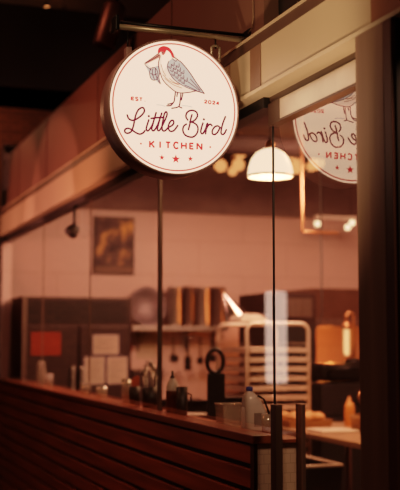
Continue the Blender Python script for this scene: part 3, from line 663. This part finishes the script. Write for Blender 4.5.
# ------------------------------------------------------------------ overhead in the kitchen
pl = thing('pendant_lamp', 'glowing white dome pendant lamp behind the shopfront glass', 'lamp', (.838, 6.0, 2.6))
prof = [(r * .86, h * .86) for r, h in [(.166, 0), (.168, .015), (.16, .07), (.14, .13), (.105, .175), (.06, .20), (.03, .208)]]
bm = B(); lathe(bm, prof + [(r - .006, h - .004) for r, h in prof[::-1]], 40, (.838, 6, 2.612)); obj('lamp_shade', bm, lampglass, pl)
bm = B(); lathe(bm, [(.143, 0), (.148, 0), (.148, .010), (.143, .010)], 40, (.838, 6, 2.608)); obj('rim', bm, copper, pl)
bm = B(); lathe(bm, [(.028, .17), (.03, .21), (.012, .23), (0, .23)], 16, (.838, 6, 2.612)); obj('cap', bm, copper, pl)
bm = B(); tube(bm, [(.838, 6, 2.84), (.838, 6, 3.5)], .005, 8); obj('cord', bm, black, pl)
gl = [((1.70, 9.1, 3.16), .06, 'low amber globe lamp peeping out from behind the sign edge'), ((1.82, 8.9, 3.27), .065, 'high amber globe lamp just clear of the sign edge'),
      ((1.90, 9.15, 3.19), .06, 'low amber globe lamp between the sign and the dome lamp'), ((1.99, 9.05, 3.35), .06, 'high amber globe lamp touching the top of the dome lamp, sign side'),
      ((2.30, 9., 3.32), .06, 'high amber globe lamp touching the dome lamp, post side'), ((2.40, 8.9, 3.16), .07, 'low amber globe lamp just past the dome lamp, by the copper pipe'),
      ((2.49, 9.1, 3.30), .065, 'high amber globe lamp above the bend of light by the copper pipe'), ((2.60, 8.9, 3.21), .07, 'low amber globe lamp showing through the mirrored sign edge'),
      ((2.72, 9.1, 3.32), .06, 'amber globe lamp furthest behind the mirrored sign'),
      ((1.76, 9.5, 3.36), .045, 'tiny amber globe lamp high behind the sign edge'), ((2.02, 9.6, 3.20), .045, 'tiny amber globe lamp low behind the dome lamp, sign side'),
      ((2.52, 9.5, 3.22), .05, 'tiny amber globe lamp low behind the dome lamp, post side'), ((2.66, 9.6, 3.40), .045, 'tiny amber globe lamp high above the copper pipe'),
      ((2.84, 9.5, 3.28), .05, 'tiny amber globe lamp low behind the copper pipe')]
for (x, y, z), r, lab in gl:
    z += .05
    t = thing('globe_lamp', lab, 'lamp', (x, y, z), 'amber globe lamps under the kitchen ceiling')
    bm = B(); bmesh.ops.create_icosphere(bm, subdivisions=3, radius=r)
    for v in bm.verts: v.co += Vector((x, y, z))
    for f in bm.faces: f.smooth = True
    obj('globe', bm, amber, t)
    bm = B(); lathe(bm, [(.02, r - .005), (.02, r + .03), (0, r + .03)], 12, (x, y, z))
    tube(bm, [(x, y, z + r + .02), (x, y, max(3.5, z + r + .03))], .005, 6)
    obj('socket', bm, copper, t)
bm = B(); tube(bm, [(2.015, 8.0, 3.5), (2.015, 8.0, 2.52)] + arc((2.035, 8.0, 2.515), .02, PI, 1.5 * PI, 4) + [(2.35, 8.0, 2.495)], .013, 12)
tag(obj('copper_rail', bm, copper), 'bent copper pipe hanging from the kitchen ceiling right of the dome lamp', 'pipe')
tl = thing('track_light', 'white ceiling track with three small glowing spots near the post', 'track light', (3.33, 10.0, 2.85))
bm = B(); bx(bm, 3.12, 3.62, 9.98, 10.02, 2.86, 2.90, .004); obj('track', bm, plastic_wh, tl)
for x in (3.2, 3.55): bm = B(); tube(bm, [(x, 10, 2.9), (x, 10, 3.5)], .004, 6); obj('cord', bm, black, tl)
for x, dz in ((3.14, -.035), (3.50, -.06), (3.555, -.01)):
    bm = B(); lathe(bm, [(0, -.03), (.02, -.028), (.03, -.01), (.028, .015), (0, .03)], 14, (x, 9.985, 2.845 + dz)); h = obj('spot_bulb', bm, spotglow, tl)
bm = B()
tube(bm, [(.15, 8.6, 3.30), (4.55, 8.3, 3.30)], .09, 16); tag(obj('ceiling_pipe', bm, mat('duct_brown', (.035, .02, .017), .8)), 'thick brown pipe running across under the kitchen ceiling', 'pipe')

# ------------------------------------------------------------------ inner counter and black things
ct = thing('inner_counter', 'dark counter just inside the half wall', 'counter', (.62, 7.7, 0))
bm = B(); bx(bm, .34, .88, 6.2, 9.3, .955, .99, .004); obj('countertop', bm, steel_dk, ct)
bm = B(); bx(bm, .38, .84, 6.25, 9.25, .08, .955); obj('cabinet', bm, black, ct)
bm = B(); bx(bm, .42, .80, 6.28, 9.22, 0, .08); obj('plinth', bm, black, ct)
t = thing('serving_paddle', 'tall black paddle board with a big ring-shaped handle', 'paddle', (.6, 6.35, .99))
bm = B(); bx(bm, .545, .665, 6.34, 6.365, .99, 1.375, .01); obj('blade', bm, plastic_bk, t)
bm = B(); tube(bm, [(.6 + .056 * math.cos(a * PI / 12), 6.352, 1.45 + .075 * math.sin(a * PI / 12)) for a in range(24)], .014, 10, True); obj('ring_handle', bm, plastic_bk, t)
t = thing('black_caddy', 'low black countertop caddy beside the black paddle', 'caddy', (.76, 6.47, .99))
bm = B(); tapered(bm, .685, .86, 6.38, 6.58, .991, 1.20, .01); obj('body', bm, plastic_bk, t)
bm = B(); bx(bm, .68, .865, 6.375, 6.585, 1.20, 1.215, .004); obj('lid', bm, blackmetal, t)
t = thing('black_scale', 'flat black counter scale holding a white plate', 'scale', (.57, 6.9, .99))
bm = B(); bx(bm, .45, .72, 6.78, 7.05, .991, 1.16, .012); obj('body', bm, plastic_bk, t)
bm = B(); bx(bm, .44, .73, 6.77, 7.06, 1.16, 1.175, .004); obj('platform', bm, blackmetal, t)
bm = B(); lathe(bm, [(0, 0), (.06, 0), (.11, .012), (.112, .016), (.06, .006), (0, .006)], 32, (.52, 6.56, 1.09)); 
lathe(bm, [(0, 0), (.05, 0), (.04, .1), (0, .1)], 20, (.52, 6.56, .99)); tag(obj('cake_stand', bm, plastic_wh), 'small pale cake stand beside the black paddle', 'cake stand')

# ------------------------------------------------------------------ on the ledge
LX = .055
def tumbler(name, y, r, h, label, m=clear, grp=None, cat='glass', x=LX):
    bm = B(); lathe(bm, [(0, 0), (r * .82, 0), (r, h), (r - .003, h), (r * .8, .008), (0, .008)], 24, (x, y, 1.2))
    return tag(obj(name, bm, m, None, (x, y, 1.2)), label, cat, grp)
bm = B(); lathe(bm, [(0, 0), (.05, 0), (.052, .01), (.046, .12), (.036, .19), (.036, .215), (.033, .215), (.042, .12), (.046, .012), (0, .012)], 24, (LX, 9.25, 1.2))
tag(obj('glass_carafe', bm, clear, None, (LX, 9.25, 1.2)), 'tall clear carafe on the ledge at the far end, in front of the fridge', 'carafe')
tumbler('drinking_glass', 8.92, .042, .115, 'clear tumbler on the ledge right beside the tall carafe')
tumbler('drinking_glass', 7.6, .04, .09, 'small clear glass on the ledge under the white papers, the further one')
tumbler('drinking_glass', 7.14, .042, .085, 'small clear glass on the ledge under the white papers, the nearer one')
tumbler('drinking_glass', 6.52, .032, .16, 'slim tall clear glass on the ledge beside the dark cup of red sachets')
t = thing('sachet_cup', 'dark cup of red-topped sachets on the ledge between slim glass and crock', 'cup', (LX, 6.33, 1.2))
bm = B(); lathe(bm, [(0, 0), (.034, 0), (.037, .12), (.034, .12), (.03, .01), (0, .01)], 22, (LX, 6.33, 1.2)); obj('cup', bm, plastic_bk, t)
bm = B()
for dx, dy, a in ((-.012, -.008, -.25), (.004, .004, .1), (.016, -.006, .35)): bx(bm, LX + dx - .011, LX + dx + .011, 6.33 + dy - .002, 6.33 + dy + .002, 1.23, 1.375 + a * .03)
obj('sachet', bm, mat('red_sachet', (.62, .14, .06), .5), t)
t = thing('utensil_crock', 'dark crock holding upright steel cutlery on the ledge beside the mullion', 'crock', (LX, 6.0, 1.2))
bm = B(); lathe(bm, [(0, 0), (.047, 0), (.049, .13), (.045, .13), (.042, .01), (0, .01)], 26, (LX, 6.0, 1.2)); obj('crock', bm, plastic_bk, t)
for i in range(7):
    a = i * 2 * PI / 7; px, py = LX + .026 * math.cos(a), 6.0 + .026 * math.sin(a)
    tp = (LX + .044 * math.cos(a), 6.0 + .044 * math.sin(a), 1.40 + .025 * (i % 3))
    bm = B(); tube(bm, [(px, py, 1.215), tp], .004, 8)
    tag(obj('spoon' if i % 2 else 'fork', bm, steel), ['steel fork standing in the crock at the side nearest the kitchen', 'steel spoon standing in the crock beside the nearest-kitchen fork', 'short steel fork at the far back of the crock', 'steel spoon standing at the back of the crock toward the street side', 'tall steel fork at the street side of the crock', 'steel spoon standing at the front of the crock', 'steel fork at the front of the crock nearest the mullion'][i], 'cutlery', 'cutlery in the crock')
    o = C.objects[-1]; bm = B()
    d = (Vector(tp) - Vector((px, py, 1.215))).normalized()
    if i % 2: lathe(bm, [(0, -.022), (.012, -.012), (.014, 0), (.012, .014), (0, .024)], 12, Vector(tp) + d * .015)
    else:
        for s in (-.008, 0, .008): bx(bm, tp[0] + s - .0015, tp[0] + s + .0015, tp[1] - .0015, tp[1] + .0015, tp[2], tp[2] + .04)
        bx(bm, tp[0] - .0095, tp[0] + .0095, tp[1] - .0015, tp[1] + .0015, tp[2] - .006, tp[2] + .008)
    obj('head', bm, steel, o)
t = thing('sauce_bottle', 'squeeze bottle of brown-red sauce with white top on the ledge right of mullion', 'bottle', (LX, 5.59, 1.2))
bm = B(); lathe(bm, [(0, 0), (.033, 0), (.036, .008), (.036, .125), (.0355, .128)], 26, (LX, 5.59, 1.2)); obj('sauce_body', bm, plastic_br, t)
bm = B(); lathe(bm, [(.0355, .128), (.035, .15), (.026, .178), (.014, .19), (.013, .20), (0, .20)], 26, (LX, 5.59, 1.2)); obj('clear_shoulder', bm, plastic_wh, t)
bm = B(); lathe(bm, [(.014, .196), (.014, .205), (.007, .21), (.006, .238), (0, .238)], 16, (LX, 5.59, 1.2)); obj('tip', bm, plastic_bk, t)
t = thing('dark_mug', 'dark mug on the ledge right behind the brown sauce bottle', 'mug', (LX + .01, 5.46, 1.2))
bm = B(); lathe(bm, [(0, 0), (.026, 0), (.03, .01), (.032, .155), (.028, .155), (.026, .012), (0, .012)], 24, (LX + .012, 5.46, 1.2)); obj('body', bm, plastic_bk, t)
bm = B(); tube(bm, [(LX + .04, 5.46, 1.32), (LX + .065, 5.46, 1.31), (LX + .065, 5.46, 1.26), (LX + .04, 5.46, 1.24)], .005, 8); obj('handle', bm, plastic_bk, t)
t = thing('plastic_tub', 'clear square plastic tub on the ledge beside the milky jug', 'tub', (LX, 4.72, 1.2))
bm = B(); tapered(bm, LX - .055, LX + .058, 4.67, 4.78, 1.2005, 1.305, .006); obj('tub', bm, clear, t)
bm = B(); tube(bm, [(LX - .055, 4.67, 1.305), (LX + .058, 4.67, 1.305), (LX + .058, 4.78, 1.305), (LX - .055, 4.78, 1.305)], .004, 6, True); obj('rim', bm, clear, t)
t = thing('milky_jug', 'milky plastic jug with a blue cap at the near end of the ledge', 'jug', (LX, 4.42, 1.2))
bm = B()
def sq(bm, secs, c, seg=28):
    """stack of rounded-square rings: (half x, half y, x offset, z)"""
    rings = []
    for hx, hy, ox, z in secs:
        rg = []
        for i in range(seg):
            a = 2 * PI * i / seg; ca, sa = math.cos(a), math.sin(a); k = (abs(ca) ** 4 + abs(sa) ** 4) ** -.25
            rg.append(bm.verts.new((c[0] + ox + ca * k * hx, c[1] + sa * k * hy, c[2] + z)))
        rings.append(rg)
    for a, b in zip(rings, rings[1:]):
        for i in range(seg):
            f = bm.faces.new((a[i], a[(i + 1) % seg], b[(i + 1) % seg], b[i])); f.smooth = True
    bm.faces.new(rings[0][::-1]); bm.faces.new(rings[-1])
sq(bm, [(.050, .04, 0, .001), (.056, .045, 0, .01), (.056, .045, 0, .06), (.050, .043, -.006, .10), (.036, .036, -.016, .145), (.022, .022, -.022, .168), (.013, .013, -.024, .176), (.013, .013, -.024, .186)], (LX, 4.42, 1.2)); obj('body', bm, milky, t)
bm = B(); lathe(bm, [(.015, 0), (.016, .004), (.016, .014), (.012, .02), (0, .02)], 20, (LX - .024, 4.42, 1.381)); obj('cap', bm, blue_m, t)
bm = B(); tube(bm, [(LX + .004, 4.39, 1.362), (LX + .03, 4.38, 1.345), (LX + .05, 4.375, 1.29), (LX + .056, 4.375, 1.235)], .005, 8); obj('grip', bm, plastic_bk, t)
bm = B(); bx(bm, LX - .02, LX + .016, 4.373, 4.376, 1.225, 1.285); obj('paper_label', bm, mat('grey_label', (.28, .22, .20), .7), t)
tumbler('drinking_glass', 4.27, .026, .085, 'smallest clear cup on the ledge beside the door edge', x=.05)

for o in list(C.objects):      # the ledge things rest on the inner sill, a little below the wooden cap
    if o.parent is None and o.name.split('.')[0] in ('glass_carafe', 'drinking_glass', 'sachet_cup', 'utensil_crock', 'fork', 'spoon', 'sauce_bottle', 'dark_mug', 'plastic_tub', 'milky_jug'):
        o.location.z -= .0195
# ------------------------------------------------------------------ lamps of light
def light(kind, name, loc, e, col, size=.1, target=None, **kw):
    l = bpy.data.lights.new(name, kind); l.energy = e; l.color = col
    if kind == 'AREA': l.size = size
    else: l.shadow_soft_size = size
    for k, v in kw.items(): setattr(l, k, v)
    o = bpy.data.objects.new(name, l); C.objects.link(o); o.location = loc
    if target: o.rotation_euler = (Vector(target) - Vector(loc)).to_track_quat('-Z', 'Y').to_euler()
    return o
light('AREA', 'kitchen_ceiling_light', (2.2, 7.5, 3.47), 290, (1, .45, .31), 1.3, (2.2, 9.6, .6))
light('AREA', 'kitchen_ceiling_light', (.9, 8.6, 3.45), 30, (1, .42, .37), 1.0, (1.0, 10.2, 1.0))
light('AREA', 'table_light', (1.9, 6.3, 3.4), 80, (1, .43, .18), .7, (1.85, 7.6, .9))
light('POINT', 'pendant_bulb', (.838, 6, 2.66), 9, (1, .66, .38), .06)
light('POINT', 'heat_wall_light', (3.3, 10.1, 1.55), 30, (1, .24, .055), .05)  # set by the wall under the hood, apart from the heat lamp
light('POINT', 'globe_glow', (2.3, 8.7, 3.1), 10, (1, .42, .2), .2)
light('AREA', 'entrance_fill', (.5, 2.4, 3.4), 48, (1, .58, .36), .5, (.1, 4.1, .9))  # added fill to brighten the tiled wall end and the door handles
light('SPOT', 'hall_spot', (-1.3, 8.36, 2.3), 85, (1, .31, .23), .04, (-.05, 8.36, 2.3), spot_size=math.radians(84), spot_blend=.06)
light('SPOT', 'hall_spot', (-1.3, 9.75, 2.45), 75, (1, .31, .21), .04, (-.05, 9.75, 2.55), spot_size=math.radians(80), spot_blend=.3)  # second spot added to carry the lit patch further along the bulkhead
light('SPOT', 'fascia_spot', (-1.25, 6.9, 1.95), 120, (1, .29, .17), .05, (-.1, 7.2, 2.66), spot_size=math.radians(72), spot_blend=1.)
light('SPOT', 'hall_spot', (-1.7, 2.4, 3.5), 80, (1, .66, .38), .12, (-.1, 3.9, 2.7), spot_size=math.radians(55), spot_blend=.8)
light('SPOT', 'soffit_fill', (-1.0, 3.0, 1.0), 190, (1, .62, .38), .1, (-.03, 3.65, 2.62), spot_size=math.radians(40), spot_blend=.7)  # added fill from below to brighten the underside of the beam
light('AREA', 'hall_ceiling_light', (-2.6, 5.5, 4.8), 38, (1, .36, .21), 1.5, (-.4, 6.5, .8))
light('POINT', 'hall_end_fill', (-.6, 15., 4.7), 70, (1, .4, .2), .05)  # added fill to lift the brick of the far hall wall

w = bpy.data.worlds.new('World'); bpy.context.scene.world = w; w.use_nodes = True
bg = w.node_tree.nodes['Background']; bg.inputs[0].default_value = (1, .42, .30, 1); bg.inputs[1].default_value = .010

# ------------------------------------------------------------------ camera
cam = bpy.data.cameras.new('Camera'); co = bpy.data.objects.new('Camera', cam); C.objects.link(co)
cam.sensor_fit = 'HORIZONTAL'; cam.sensor_width = 36; cam.lens = 94.5; cam.clip_start = .05
co.location = (-1.8127, 0, 1.6)
co.rotation_euler = (math.radians(90 + 5.0616), 0, -math.radians(19.9681))
cam.dof.use_dof = True; cam.dof.focus_distance = 4.38; cam.dof.aperture_fstop = 2.5
bpy.context.scene.camera = co
vs = bpy.context.scene.view_settings
vs.view_transform = 'Standard'; vs.look = 'None'; vs.exposure = 0.; vs.gamma = 1.

# film-like response: soft shoulder so that the lit sign keeps its colour, slightly deep shadows
vs.use_curve_mapping = True
cm = vs.curve_mapping; cm.white_level = (3, 3, 3)
cv = cm.curves[3]
for x, y in ((.0067, .013), (.0167, .044), (.05, .155), (.1, .30), (.25, .57), (.55, .78)): cv.points.new(x, y)
cv.points[0].location = (0, 0); cv.points[-1].location = (1, .93)
cm.update()
